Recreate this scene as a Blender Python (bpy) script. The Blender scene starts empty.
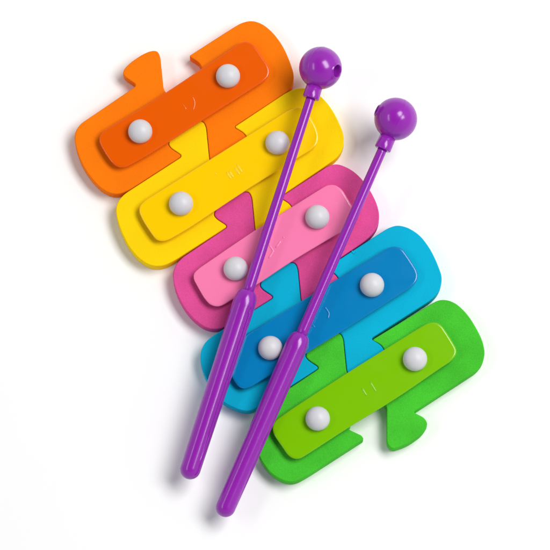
import bpy, bmesh, math, random
from mathutils import Vector, Matrix

random.seed(4)
PI = math.pi
scene = bpy.context.scene
COL = scene.collection

# ------------------------------------------------------------------ camera
D = 44.0
TILT = math.radians(11.6)
cam_d = bpy.data.cameras.new("camera")
cam_d.sensor_width = 36.0
cam_d.lens = 36.0 * D / 5.5
cam_d.clip_start = 1.0
cam_d.clip_end = 400.0
cam = bpy.data.objects.new("camera", cam_d)
COL.objects.link(cam)
CAMP = Vector((0, -D * math.sin(TILT), D * math.cos(TILT)))
cam.location = CAMP
cam.rotation_euler = (TILT, 0, 0)
scene.camera = cam
RIGHT = Vector((1, 0, 0))
UP = Vector((0, math.cos(TILT), math.sin(TILT)))
FWD = Vector((0, math.sin(TILT), -math.cos(TILT)))
BACK = -FWD


def P(x, y, z):
    """measured position -> point at height z above the table"""
    d = FWD + RIGHT * ((x - 275.0) / 100.0 / D) + UP * ((275.0 - y) / 100.0 / D)
    t = (z - CAMP.z) / d.z
    return CAMP + d * t


def view_dir(a, b):
    c = math.sqrt(max(0.0, 1 - a * a - b * b))
    return (RIGHT * a + UP * b + BACK * c).normalized()


# ------------------------------------------------------------------ materials
def lin(c):
    c /= 255.0
    return c / 12.92 if c <= 0.04045 else ((c + 0.055) / 1.055) ** 2.4


def material(name, rgb, rough=0.5, coat=0.0, bump=0.0, bscale=60.0, vary=0.0, spec=0.5, sub=0.0,
             scratch=0.0):
    m = bpy.data.materials.new(name)
    m.use_nodes = True
    nt = m.node_tree
    b = nt.nodes["Principled BSDF"]
    b.inputs["Base Color"].default_value = (*rgb, 1)
    b.inputs["Roughness"].default_value = rough
    b.inputs["Specular IOR Level"].default_value = spec
    b.inputs["Coat Weight"].default_value = coat
    b.inputs["Coat Roughness"].default_value = 0.12
    if sub:
        b.inputs["Subsurface Weight"].default_value = sub
        b.inputs["Subsurface Radius"].default_value = (0.05, 0.05, 0.05)
    tc = nt.nodes.new("ShaderNodeTexCoord")
    if vary:
        n = nt.nodes.new("ShaderNodeTexNoise")
        n.inputs["Scale"].default_value = bscale * 0.8
        n.inputs["Detail"].default_value = 4
        n.inputs["Roughness"].default_value = 0.7
        n2 = nt.nodes.new("ShaderNodeTexNoise")
        n2.inputs["Scale"].default_value = 2.3
        n2.inputs["Detail"].default_value = 3
        add = nt.nodes.new("ShaderNodeMath"); add.operation = 'ADD'
        mr = nt.nodes.new("ShaderNodeMapRange")
        mr.inputs["From Min"].default_value = 0.6
        mr.inputs["From Max"].default_value = 1.4
        mr.inputs["To Min"].default_value = 1 - vary
        mr.inputs["To Max"].default_value = 1 + vary
        hsv = nt.nodes.new("ShaderNodeHueSaturation")
        hsv.inputs["Color"].default_value = (*rgb, 1)
        nt.links.new(tc.outputs["Object"], n.inputs["Vector"])
        nt.links.new(tc.outputs["Object"], n2.inputs["Vector"])
        nt.links.new(n.outputs["Fac"], add.inputs[0])
        nt.links.new(n2.outputs["Fac"], add.inputs[1])
        nt.links.new(add.outputs[0], mr.inputs["Value"])
        nt.links.new(mr.outputs["Result"], hsv.inputs["Value"])
        nt.links.new(hsv.outputs["Color"], b.inputs["Base Color"])
    if bump:
        n = nt.nodes.new("ShaderNodeTexNoise")
        n.inputs["Scale"].default_value = bscale
        n.inputs["Detail"].default_value = 3
        bp = nt.nodes.new("ShaderNodeBump")
        bp.inputs["Strength"].default_value = bump
        bp.inputs["Distance"].default_value = 0.02
        nt.links.new(tc.outputs["Object"], n.inputs["Vector"])
        nt.links.new(n.outputs["Fac"], bp.inputs["Height"])
        nt.links.new(bp.outputs["Normal"], b.inputs["Normal"])
    if scratch:
        n = nt.nodes.new("ShaderNodeTexNoise")
        n.inputs["Scale"].default_value = 5.0
        n.inputs["Detail"].default_value = 6
        mr = nt.nodes.new("ShaderNodeMapRange")
        mr.inputs["To Min"].default_value = max(0.03, rough - scratch)
        mr.inputs["To Max"].default_value = rough + scratch
        nt.links.new(tc.outputs["Object"], n.inputs["Vector"])
        nt.links.new(n.outputs["Fac"], mr.inputs["Value"])
        nt.links.new(mr.outputs["Result"], b.inputs["Roughness"])
    return m


def foam(name, rgb, bump, vary):
    return material(name, rgb, rough=0.85, bump=bump, bscale=120.0, vary=vary, spec=0.15)


def paint(name, rgb):
    return material(name, rgb, rough=0.16, coat=0.0, spec=0.46, bump=0.02, bscale=9.0, scratch=0.05)


FOAM = [foam("orange_foam", (0.92, 0.19, 0.000), 0.17, 0.10),
        foam("yellow_foam", (0.94, 0.635, 0.000), 0.15, 0.07),
        foam("pink_foam", (0.71, 0.075, 0.295), 0.30, 0.27),
        foam("blue_foam", (0.000, 0.42, 0.64), 0.16, 0.09),
        foam("green_foam", (0.06, 0.535, 0.028), 0.30, 0.27)]
PAINT = [paint("orange_paint", (0.80, 0.104, 0.000)),
         paint("yellow_paint", (0.95, 0.59, 0.000)),
         paint("pink_paint", (0.93, 0.21, 0.43)),
         paint("blue_paint", (0.000, 0.205, 0.49)),
         paint("green_paint", (0.195, 0.52, 0.000))]
STUD = material("white_stud_plastic", (0.635, 0.63, 0.66), rough=0.42, spec=0.4, sub=0.05)
PURPLE = material("purple_plastic", (0.285, 0.014, 0.40), rough=0.20, spec=0.55, bump=0.015, bscale=14.0,
                  scratch=0.05)
PAPER = material("white_paper", (0.96, 0.96, 0.96), rough=0.7, spec=0.2)


# ------------------------------------------------------------------ mesh helpers
def link(name, bm, mat, parent=None, smooth=True):
    me = bpy.data.meshes.new(name)
    bm.normal_update()
    bm.to_mesh(me)
    bm.free()
    me.materials.append(mat)
    o = bpy.data.objects.new(name, me)
    COL.objects.link(o)
    if parent is not None:
        o.parent = parent
        o.matrix_parent_inverse = parent.matrix_basis.inverted()
    return o


def empty(name, loc, label, cat, group=None):
    o = bpy.data.objects.new(name, None)
    o.empty_display_size = 0.1
    o.location = loc
    COL.objects.link(o)
    o["label"] = label
    o["category"] = cat
    if group:
        o["group"] = group
    return o


def fillet(pts, n=6):
    """closed outline; every corner rounded (optional third value = radius)"""
    out = []
    N = len(pts)
    for i in range(N):
        p = Vector(pts[i][:2]); a = Vector(pts[i - 1][:2]); b = Vector(pts[(i + 1) % N][:2])
        r = pts[i][2] if len(pts[i]) > 2 else 99.0
        la, lb = (a - p).length, (b - p).length
        r = min(r, la * 0.5, lb * 0.5)
        s = p + (a - p).normalized() * r
        e = p + (b - p).normalized() * r
        for k in range(n):
            t = k / float(n - 1)
            q = s * (1 - t) ** 2 + p * 2 * t * (1 - t) + e * t * t
            if not out or (q - out[-1]).length > 0.12:
                out.append(q)
    if (out[0] - out[-1]).length < 0.12:
        out.pop()
    return out


def inset(poly, d):
    """move every point of a closed 2-D polygon inwards by d"""
    N = len(poly)
    area = sum(poly[i].x * poly[(i + 1) % N].y - poly[(i + 1) % N].x * poly[i].y for i in range(N))
    sg = 1.0 if area > 0 else -1.0
    res = []
    lim = [d] * N
    if d > 0:      # tight convex tips move in by less than their own radius
        for i in range(N):
            a = (poly[i] - poly[i - 1]); b = (poly[(i + 1) % N] - poly[i])
            turn = math.atan2(a.x * b.y - a.y * b.x, a.dot(b)) * sg
            if turn > 1e-3:
                lim[i] = min(d, 0.6 * 0.5 * (a.length + b.length) / turn)
        for _ in range(2):
            for i in range(2 * N):
                j = i % N
                lim[j] = min(lim[j], lim[j - 1] + 0.4 * (poly[j] - poly[j - 1]).length)
            for i in range(2 * N, 0, -1):
                j = i % N; k = (i + 1) % N
                lim[j] = min(lim[j], lim[k] + 0.4 * (poly[j] - poly[k]).length)
    for i in range(N):
        a = (poly[i] - poly[i - 1]); b = (poly[(i + 1) % N] - poly[i])
        a = a.normalized() if a.length else b.normalized()
        b = b.normalized() if b.length else a
        na = Vector((-a.y, a.x)) * sg; nb = Vector((-b.y, b.x)) * sg
        m = (na + nb)
        m = m.normalized() if m.length > 1e-6 else na
        k = 1.0 / max(0.6, m.dot(na))
        res.append(poly[i] + m * lim[i] * k)
    return res


def slab(poly, z0, z1, rb, steps=4, bottom_r=None, depth=None):
    """prism of a world-space outline with rounded upper and lower edges"""
    bm = bmesh.new()
    br = rb if bottom_r is None else bottom_r
    dz = rb if depth is None else depth
    rings = []
    for k in range(steps + 1):
        a = (k / steps) * PI / 2
        rings.append((br * (1 - math.sin(a)), z0 + br * (1 - math.cos(a))))
    for k in range(steps + 1):
        a = (k / steps) * PI / 2
        rings.append((rb * (1 - math.cos(a)), z1 - dz * (1 - math.sin(a))))
    vr = []
    for d, z in rings:
        q = inset(poly, d)
        vr.append([bm.verts.new((p.x, p.y, z)) for p in q])
    N = len(poly)
    for r in range(len(vr) - 1):
        for i in range(N):
            f = bm.faces.new((vr[r][i], vr[r][(i + 1) % N], vr[r + 1][(i + 1) % N], vr[r + 1][i]))
            f.smooth = True
    bm.faces.new(vr[-1])
    bm.faces.new(list(reversed(vr[0])))
    bmesh.ops.recalc_face_normals(bm, faces=bm.faces)
    return bm


def basis(axis, ref=Vector((0, 0, 1))):
    w = axis.normalized()
    u = ref - w * ref.dot(w)
    if u.length < 1e-4:
        u = Vector((1, 0, 0)) - w * w.x
    u.normalize()
    v = w.cross(u)
    return u, v, w


def lathe(origin, axis, prof, seg=64, shape=None, ref=Vector((0, 0, 1))):
    """prof = list of (distance along axis, radius); shape(theta, s) scales the radius"""
    u, v, w = basis(axis, ref)
    bm = bmesh.new()
    rings = []
    for s, r in prof:
        c = origin + w * s
        if r < 1e-6:
            rings.append([bm.verts.new(c)])
            continue
        ring = []
        for k in range(seg):
            th = 2 * PI * k / seg
            rr = r * (shape(th, s) if shape else 1.0)
            ring.append(bm.verts.new(c + (u * math.cos(th) + v * math.sin(th)) * rr))
        rings.append(ring)
    for a, b in zip(rings[:-1], rings[1:]):
        for k in range(seg):
            k2 = (k + 1) % seg
            if len(a) == 1 and len(b) == 1:
                continue
            if len(a) == 1:
                f = bm.faces.new((a[0], b[k], b[k2]))
            elif len(b) == 1:
                f = bm.faces.new((a[k], a[k2], b[0]))
            else:
                f = bm.faces.new((a[k], a[k2], b[k2], b[k]))
            f.smooth = True
    bmesh.ops.recalc_face_normals(bm, faces=bm.faces)
    return bm


def ridge(bm, pts, w, h, z):
    """low rounded ridge along world points lying on a surface at height z"""
    n = 7
    prev = None
    L = len(pts)
    for i, p in enumerate(pts):
        a = pts[max(0, i - 1)]; b = pts[min(L - 1, i + 1)]
        t = (b - a); t.z = 0; t.normalize()
        s = Vector((-t.y, t.x, 0))
        e = 0.25 if i in (0, L - 1) else 1.0
        ring = []
        for k in range(n):
            q = 2.0 * k / (n - 1) - 1.0          # rounded low hill across the stroke
            ring.append(bm.verts.new(Vector((p.x, p.y, z - 0.0012)) + s * (q * w * e)
                                     + Vector((0, 0, (1 - q * q) * h * e))))
        if prev:
            for k in range(n - 1):
                f = bm.faces.new((prev[k], prev[k + 1], ring[k + 1], ring[k])); f.smooth = True
        else:
            bm.faces.new(ring)
        prev = ring
    bm.faces.new(list(reversed(prev)))


def poly_path(pts, n=6):
    out = []
    P3 = [pts[0]] + pts + [pts[-1]]
    for i in range(1, len(P3) - 2):
        p0, p1, p2, p3 = P3[i - 1], P3[i], P3[i + 1], P3[i + 2]
        for k in range(n):
            t = k / n
            out.append(0.5 * ((2 * p1) + (p2 - p0) * t + (2 * p0 - 5 * p1 + 4 * p2 - p3) * t * t
                              + (3 * p1 - p0 - 3 * p2 + p3) * t ** 3))
    out.append(pts[-1])
    return out


# ------------------------------------------------------------------ the table
bm = bmesh.new()
S = 60.0
vs = [bm.verts.new(p) for p in ((-S, -S, 0), (S, -S, 0), (S, S, 0), (-S, S, 0))]
bm.faces.new(vs)
ground = link("white_surface", bm, PAPER)
ground["kind"] = "structure"

# ------------------------------------------------------------------ foam pieces
ZF = 0.18            # top of the foam
ZK0, ZK1 = 0.240, 0.270   # the key: underside and top
NECK = [(136.9, 85.1), (182.6, 155.8), (228.2, 226.3), (274.2, 297.1), (319.8, 367.7), (364.4, 439.0)]
SEAM = [(0, 0, 4), (-11.5, -7.6, 4), (-14.6, -11.6), (-12.8, -16.6), (-7, -22.6), (4.7, -30.7), (13.5, -34.6),
        (20.6, -34.8), (23.6, -29.0), (25.6, -9.6, 4), (27.0, 4.6), (32.0, 10.0), (45.0, 4.4), (59.6, -6.6),
        (65.5, -16.2), (61.8, -22.6), (51.3, -29.0, 3.0)]
SEAM_END = [(0, 0, 2.6), (-3.0, -4.0, 1.5), (-14.9, -9.5), (-14.6, -11.6), (-12.8, -16.6), (-7, -22.6), (4.7, -30.7), (13.5, -34.6),
            (19.0, -36), (22.1, -32), (22.1, 4.6), (27.6, 10.7), (43, 5.7), (58.1, -5.2),
            (64.0, -15.0), (60.3, -21.5), (49.4, -27.0, 1.5)]


def seam(i):
    t = SEAM_END if i == 5 else SEAM
    return [(p[0] + NECK[i][0], p[1] + NECK[i][1]) + tuple(p[2:]) for p in t]


LEFT = [  # from the lower corner up to the upper corner
    [(128, 191), (118, 194.6), (109.3, 193.4), (100.5, 188.4), (91.8, 179.6), (81.6, 164.7), (76, 149.5), (74, 138), (75.6, 130), (80.4, 123.4)],
    [(175, 260.6), (165, 265.6), (156.2, 266.8), (147.5, 264.8), (137.5, 258), (128, 246.5), (120.2, 230.2), (116.3, 217.8), (115.3, 208), (118.2, 200), (124.5, 193.4)],
    [(238, 320), (228, 326), (220.3, 329), (213, 329.6), (204.3, 327.4), (194, 320), (185.2, 309.9), (177.8, 297), (173.4, 283.8), (172.4, 273.5), (175, 265.5), (181, 258)],
    [(268, 401), (258, 408), (250, 411.5), (243, 411), (233, 407.8), (222, 402), (213, 391.5), (206.4, 380), (202.2, 369.8), (199.8, 359), (201, 349), (205.6, 341), (214, 334.6)],
    [(308, 475.4), (297.5, 481.2), (289.5, 482.6), (280.5, 480), (271.6, 474.2), (263, 464.3), (257.6, 453.5), (255, 441), (254.4, 429), (256, 418), (260.5, 409), (267, 402.6)],
]
RIGHT_END = [  # from the upper corner down to the lower corner
    [(231, 28.6), (241.6, 22.2), (251.8, 20.0), (262.2, 23.2), (272.5, 31.4), (282.8, 44.8), (290, 60.8), (294.2, 74), (293.6, 82.7), (290, 90)],
    [(284, 93.6), (290, 90.4), (298, 87.4), (307, 88), (315, 91.4), (322.6, 97.3), (331.4, 107.4), (338.6, 120.7), (343.6, 133), (344.4, 142), (342, 151), (336.4, 158.6), (326, 166)],
    [(322, 169.4), (329, 165), (337.5, 163.4), (349.4, 167.8), (359.8, 175.9), (370, 189), (377.2, 203.5), (379.8, 215), (378.6, 225), (373.5, 233.5), (365, 241.4)],
    [(378, 234), (388.7, 227.3), (397.5, 224.6), (407.9, 227), (419.7, 234.3), (430, 247.5), (437.2, 262.2), (442.2, 276), (441.7, 285), (437.5, 294), (431, 300.4)],
    [(431, 303.6), (439, 299.4), (447.8, 299.5), (456.8, 303.4), (467, 313), (475.8, 326.2), (483, 340.8), (485.2, 352.5), (483.6, 361.6), (477.5, 370.4), (466, 378)],
]
KEYS = [
    [(150, 103), (232, 48.2), (239, 43), (246, 40.9), (253.5, 43.8), (259.3, 52), (268, 65.1), (270, 70.4), (268.8, 76), (263.5, 81.4),
     (200, 121.6), (150, 153.8), (132.5, 163.6), (125.3, 167.2), (118, 167.2), (112, 162.8), (105, 153.2), (99.6, 143), (98.9, 137), (103.6, 130.4)],
    [(190, 172), (280, 115.2), (291, 108.8), (299, 106.4), (307.5, 111.5), (316.4, 127), (319, 136), (317.6, 144), (311, 149.6), (300.4, 156), (245, 190.4),
     (190, 227.4), (169.6, 239.2), (163, 241.2), (156.4, 239.9), (151.8, 234), (143.2, 221), (139.1, 212), (139.4, 206), (145, 200.2)],
    [(254.6, 230), (320, 189.2), (327.3, 184.9), (334.7, 184.5), (342, 189), (351.6, 205), (356.5, 214), (355, 221), (349, 226.8), (338, 233.4), (290, 262),
     (257.5, 284.2), (230.5, 300.2), (223.2, 304.9), (217.4, 306.6), (210, 304.6), (204.2, 298), (198.3, 287.8), (193.6, 279), (193.6, 273.4), (198.5, 268.5)],
    [(256, 328.8), (332, 282), (380, 252.5), (388.7, 247.1), (394.8, 245.7), (402, 247.8), (409.3, 257.8), (416.6, 269.4), (418.4, 275), (416.6, 281.6), (411, 287.2), (341.5, 331.8),
     (270, 375.2), (251, 386.9), (243.8, 388.8), (238, 386.3), (233.4, 379.8), (226, 366), (220.2, 354), (220.2, 348), (226, 342.4), (238, 338)],
    [(306, 399.3), (345.3, 373.8), (420, 327.3), (428.7, 322.6), (436, 322), (442, 325.4), (449.2, 336.4), (455.8, 347.4), (456.8, 351.4), (455.2, 356.2), (450.5, 361.4), (440, 368.2), (394, 400),
     (350, 426.4), (320, 446), (307, 454.4), (299.6, 458.7), (293.8, 458.7), (288, 455.2), (281.8, 446.2), (273.8, 434.7), (272, 427.3), (275, 420.4), (283.6, 414.2)],
]
STUDS = [((140.2, 131.4), (228, 76)), ((181, 203.5), (277.5, 142.7)), ((235.6, 268.6), (317.3, 217)),
         ((270.3, 348), (372, 285)), ((317.7, 418.6), (415, 359))]
MARKS = [
    [[(192.0, 96.4), (194.0, 101.4), (194.0, 105.6), (192.3, 110.2)], [(181.8, 103.2), (186, 109.6)]],
    [[(215.2, 173.2), (216, 174.4)], [(226.4, 171.8), (231, 179)], [(229.0, 170.4), (233.4, 177.6)],
     [(234.5, 167.4), (239.8, 174.9)], [(236.4, 163.6), (242.3, 172.7)]],
    [[(269, 244.5), (273, 250.6), (272.6, 252), (268.6, 258.4)], [(275.5, 247.9), (281, 240.5)], [(283, 238), (283.8, 236.8)]],
    [[(324.5, 306.8), (327.3, 310.5), (328.8, 313.8), (327.5, 318.6)], [(311.6, 325), (315, 326.9)]],
    [[(361.6, 387.7), (366.8, 396)], [(369.7, 381.4), (376.3, 392)]],
]
LABELS = [
    "orange foam puzzle piece with a darker orange key, its empty tab and notch facing up-left",
    "yellow foam puzzle piece with a yellow key, locked between the orange and pink pieces",
    "pink foam puzzle piece with a light pink key, locked between the yellow and blue pieces",
    "light blue foam puzzle piece with a deeper blue key, between the pink and green pieces",
    "green foam puzzle piece with a lime green key and free lower tab on white surface",
]


def world_poly(px, z, grow=0.0):
    q = [P(p.x, p.y, z).xy for p in fillet(px)]
    return inset(q, grow) if grow else q


for i in range(5):
    top = seam(i)
    if i == 4:      # the blue and green pieces do not close up fully on the right
        top[-1] = (top[-1][0] + 0.4, top[-1][1] + 1.2, 3.0)
    outline = top + RIGHT_END[i] + list(reversed(seam(i + 1))) + LEFT[i]
    poly = world_poly(outline, ZF, 0.0025)
    cx = (STUDS[i][0][0] + STUDS[i][1][0]) / 2; cy = (STUDS[i][0][1] + STUDS[i][1][1]) / 2
    root = empty("xylophone_piece", P(cx, cy, 0), LABELS[i], "toy xylophone piece", "interlocking toy xylophone pieces")
    base_o = link("foam_base", slab(poly, 0.0, ZF, 0.012, 4), FOAM[i], root)
    if i == 3:      # a small crescent nick beside the seam
        bm = bmesh.new()
        ridge(bm, poly_path([P(x, y, ZF) for x, y in [(352.2, 250.6), (352.6, 252.8), (354.6, 253.6), (356.4, 252.0)]]),
              0.008, 0.008, ZF)
        bmesh.ops.recalc_face_normals(bm, faces=bm.faces)
        link("nick", bm, FOAM[i], base_o)
    kp = world_poly(KEYS[i], ZK1)
    key = link("key", slab(kp, ZK0, ZK1, 0.022, 7, 0.006, 0.011), PAINT[i], root)
    for st in MARKS[i]:
        bm = bmesh.new()
        path = poly_path([P(x, y, ZK1) for x, y in st])
        ridge(bm, path, 0.0135, 0.0024 if i == 0 else 0.0058, ZK1)
        bmesh.ops.recalc_face_normals(bm, faces=bm.faces)
        link("embossed_mark", bm, PAINT[i], key)
    for (sx, sy) in STUDS[i]:
        c = P(sx, sy, ZK1 + 0.035)
        base = Vector((c.x, c.y, 0))
        R = 0.121
        prof = [(ZF - 0.03, 0.0), (ZF - 0.03, 0.05), (ZK1 - 0.002, 0.05), (ZK1 - 0.002, 0.109), (ZK1 + 0.008, 0.1155)]
        for k in range(0, 15):
            a = -0.16 + (PI / 2 + 0.16) * k / 14
            prof.append((ZK1 + 0.037 + R * 0.92 * math.sin(a), R * math.cos(a) if k < 14 else 0.0))
        link("stud", lathe(base, Vector((0, 0, 1)), prof, 48), STUD, root)


# ------------------------------------------------------------------ mallets
def mallet(head_px, tip_px, zh, zt, hole, frac_collar, frac_handle, rs, rh, groove, label):
    H = P(head_px[0], head_px[1], zh)
    T = P(tip_px[0], tip_px[1], zt)
    ax = (T - H).normalized()
    L = (T - H).length
    RH = 0.214
    root = empty("mallet", Vector(((H.x + T.x) / 2, (H.y + T.y) / 2, 0)), label, "mallet", "purple mallets lying on the xylophone")
    # ball head, turned about the axis of its hole
    hd = view_dir(*hole)
    hd = (hd - ax * hd.dot(ax)).normalized()
    hr = 0.062 if hole[0] > 0 else 0.050
    amax = math.asin((hr + 0.012) / RH)
    prof = [(-RH, 0.0)]
    for k in range(1, 49):
        a = PI - (PI - amax) * k / 48
        if abs(a - PI / 2) > 0.05:
            prof.append((RH * math.cos(a), RH * math.sin(a)))
        elif len(prof) > 1 and prof[-1][0] < -0.012:      # faint parting seam of the moulding
            prof += [(-0.008, RH), (-0.004, RH + 0.0006), (0.0, RH + 0.0022), (0.004, RH + 0.0006), (0.008, RH)]
    zz, rr = prof[-1]
    prof += [(zz + 0.007, rr - 0.002), (zz + 0.009, rr - 0.007), (zz + 0.004, hr), (zz - 0.02, hr - 0.003), (zz - 0.16, hr - 0.006), (zz - 0.16, 0.0)]
    link("head", lathe(H, hd, prof, 72), PURPLE, root)
    # collar
    c0, c1 = frac_collar
    rc = 0.084
    b = 0.011
    prof = [(c0 - 0.06, 0.0), (c0 - 0.06, rc * 0.96), (c1 - b, rc)]
    for k in range(1, 6):
        a = k / 5 * PI / 2
        prof.append((c1 - b + b * math.sin(a), rc - b + b * math.cos(a)))
    prof += [(c1, rs[0] * 0.9), (c1 - 0.01, 0.0)]
    link("collar", lathe(H, ax, prof, 48), PURPLE, root)
    # shaft
    h0 = frac_handle
    prof = [(c1 - 0.02, 0.0), (c1 - 0.02, rs[0] * 1.02), (c1 + 0.03, rs[0])]
    for k in range(1, 25):
        t = k / 24
        prof.append((c1 + 0.03 + (h0 + 0.03 - c1 - 0.03) * t, rs[0] + (rs[1] - rs[0]) * t))
    prof.append((h0 + 0.03, 0.0))
    link("shaft", lathe(H, ax, prof, 48), PURPLE, root)
    # handle with a shallow lengthwise channel
    prof = [(h0 - 0.012, 0.0), (h0 - 0.012, rs[1] * 0.8)]
    sh = 0.15
    for k in range(0, 11):
        a = k / 10 * PI / 2
        prof.append((h0 - 0.012 + sh * (1 - math.cos(a)), rs[1] * 1.06 + (rh[0] - rs[1] * 1.06) * math.sin(a)))
    end = L - rh[1]
    n = 150
    s0 = prof[-1][0]
    for k in range(1, n + 1):
        t = k / n
        prof.append((s0 + (end - s0) * t, rh[0] + (rh[1] - rh[0]) * t))
    for k in range(1, 13):
        a = k / 12 * PI / 2
        prof.append((end + rh[1] * math.sin(a), rh[1] * math.cos(a) if k < 12 else 0.0))

    def sm(x, a, b_):
        t = min(1, max(0, (x - a) / (b_ - a)))
        return t * t * (3 - 2 * t)

    def shape(th, s):
        f = 1.0
        lw = sm(s, h0 + 0.10, h0 + 0.22) * (1 - sm(s, end - 0.40, end - 0.04))
        for g, hw, dp in groove:
            d = abs((th - g + PI) % (2 * PI) - PI)
            ww = hw * math.sqrt(max(0.0, lw))
            f -= dp * lw * (1 - sm(d, ww * 0.80, ww + 0.02))
        return f
    link("handle", lathe(H, ax, prof, 256, shape, ref=BACK), PURPLE, root)
    return root


mallet((320.5, 68.0), (187.2, 479.0), 0.55, 0.285, (0.79, -0.19), (0.20, 0.325), 2.365, (0.046, 0.056), (0.115, 0.1015),
       [(-0.62, 0.25, 0.22), (-0.62 + PI, 0.25, 0.22)],
       "purple plastic mallet with its ball beside the orange piece, handle end over the blue piece")
mallet((395.7, 119.0), (221.6, 516.4), 0.55, 0.25, (-0.90, 0.40), (0.20, 0.335), 2.36, (0.047, 0.056), (0.112, 0.098),
       [(2.0, 0.26, 0.10), (2.0 + PI, 0.26, 0.10)],
       "purple plastic mallet with its ball over bare white surface, handle beside the lime green key")

# ------------------------------------------------------------------ light
w = bpy.data.worlds.new("World")
scene.world = w
w.use_nodes = True
nt = w.node_tree
bg = nt.nodes["Background"]
tc = nt.nodes.new("ShaderNodeTexCoord")
sp = nt.nodes.new("ShaderNodeSeparateXYZ")
cr = nt.nodes.new("ShaderNodeValToRGB")     # pale studio walls, dark ceiling
cr.color_ramp.elements[0].position = 0.0
cr.color_ramp.elements[0].color = (0.80, 0.81, 0.83, 1)
cr.color_ramp.elements[1].position = 0.97
cr.color_ramp.elements[1].color = (0.02, 0.02, 0.02, 1)
e = cr.color_ramp.elements.new(0.62)
e.color = (0.62, 0.63, 0.65, 1)
e = cr.color_ramp.elements.new(0.86)
e.color = (0.10, 0.10, 0.105, 1)
nt.links.new(tc.outputs["Generated"], sp.inputs[0])
nt.links.new(sp.outputs["Z"], cr.inputs["Fac"])
nt.links.new(cr.outputs["Color"], bg.inputs["Color"])
bg.inputs["Strength"].default_value = 0.74


def softbox(name, d, dist, size, power, roll=0.0, col=(1, 1, 1)):
    d = Vector(d).normalized()
    l = bpy.data.lights.new(name, 'AREA')
    l.shape = 'RECTANGLE'
    l.size, l.size_y = size
    l.energy = power
    l.color = col
    o = bpy.data.objects.new(name, l)
    COL.objects.link(o)
    o.location = d * dist
    q = (-d).to_track_quat('-Z', 'Y')
    o.rotation_euler = (q.to_matrix() @ Matrix.Rotation(roll, 3, 'Z')).to_euler()
    return o


softbox("softbox_key", (0.47, 0.16, 0.87), 40.0, (27.0, 15.0), 14600, 0.25, (1.0, 0.99, 0.975))
softbox("softbox_fill", (-0.62, -0.02, 0.78), 40.0, (21.0, 3.8), 1750, -0.1, (0.97, 0.98, 1.0))

# ------------------------------------------------------------------ output
scene.view_settings.view_transform = 'Standard'
scene.view_settings.look = 'None'
scene.view_settings.exposure = 0.0
scene.view_settings.gamma = 1.0
scene.view_settings.use_curve_mapping = False
scene.render.engine = 'CYCLES'
scene.cycles.max_bounces = 8
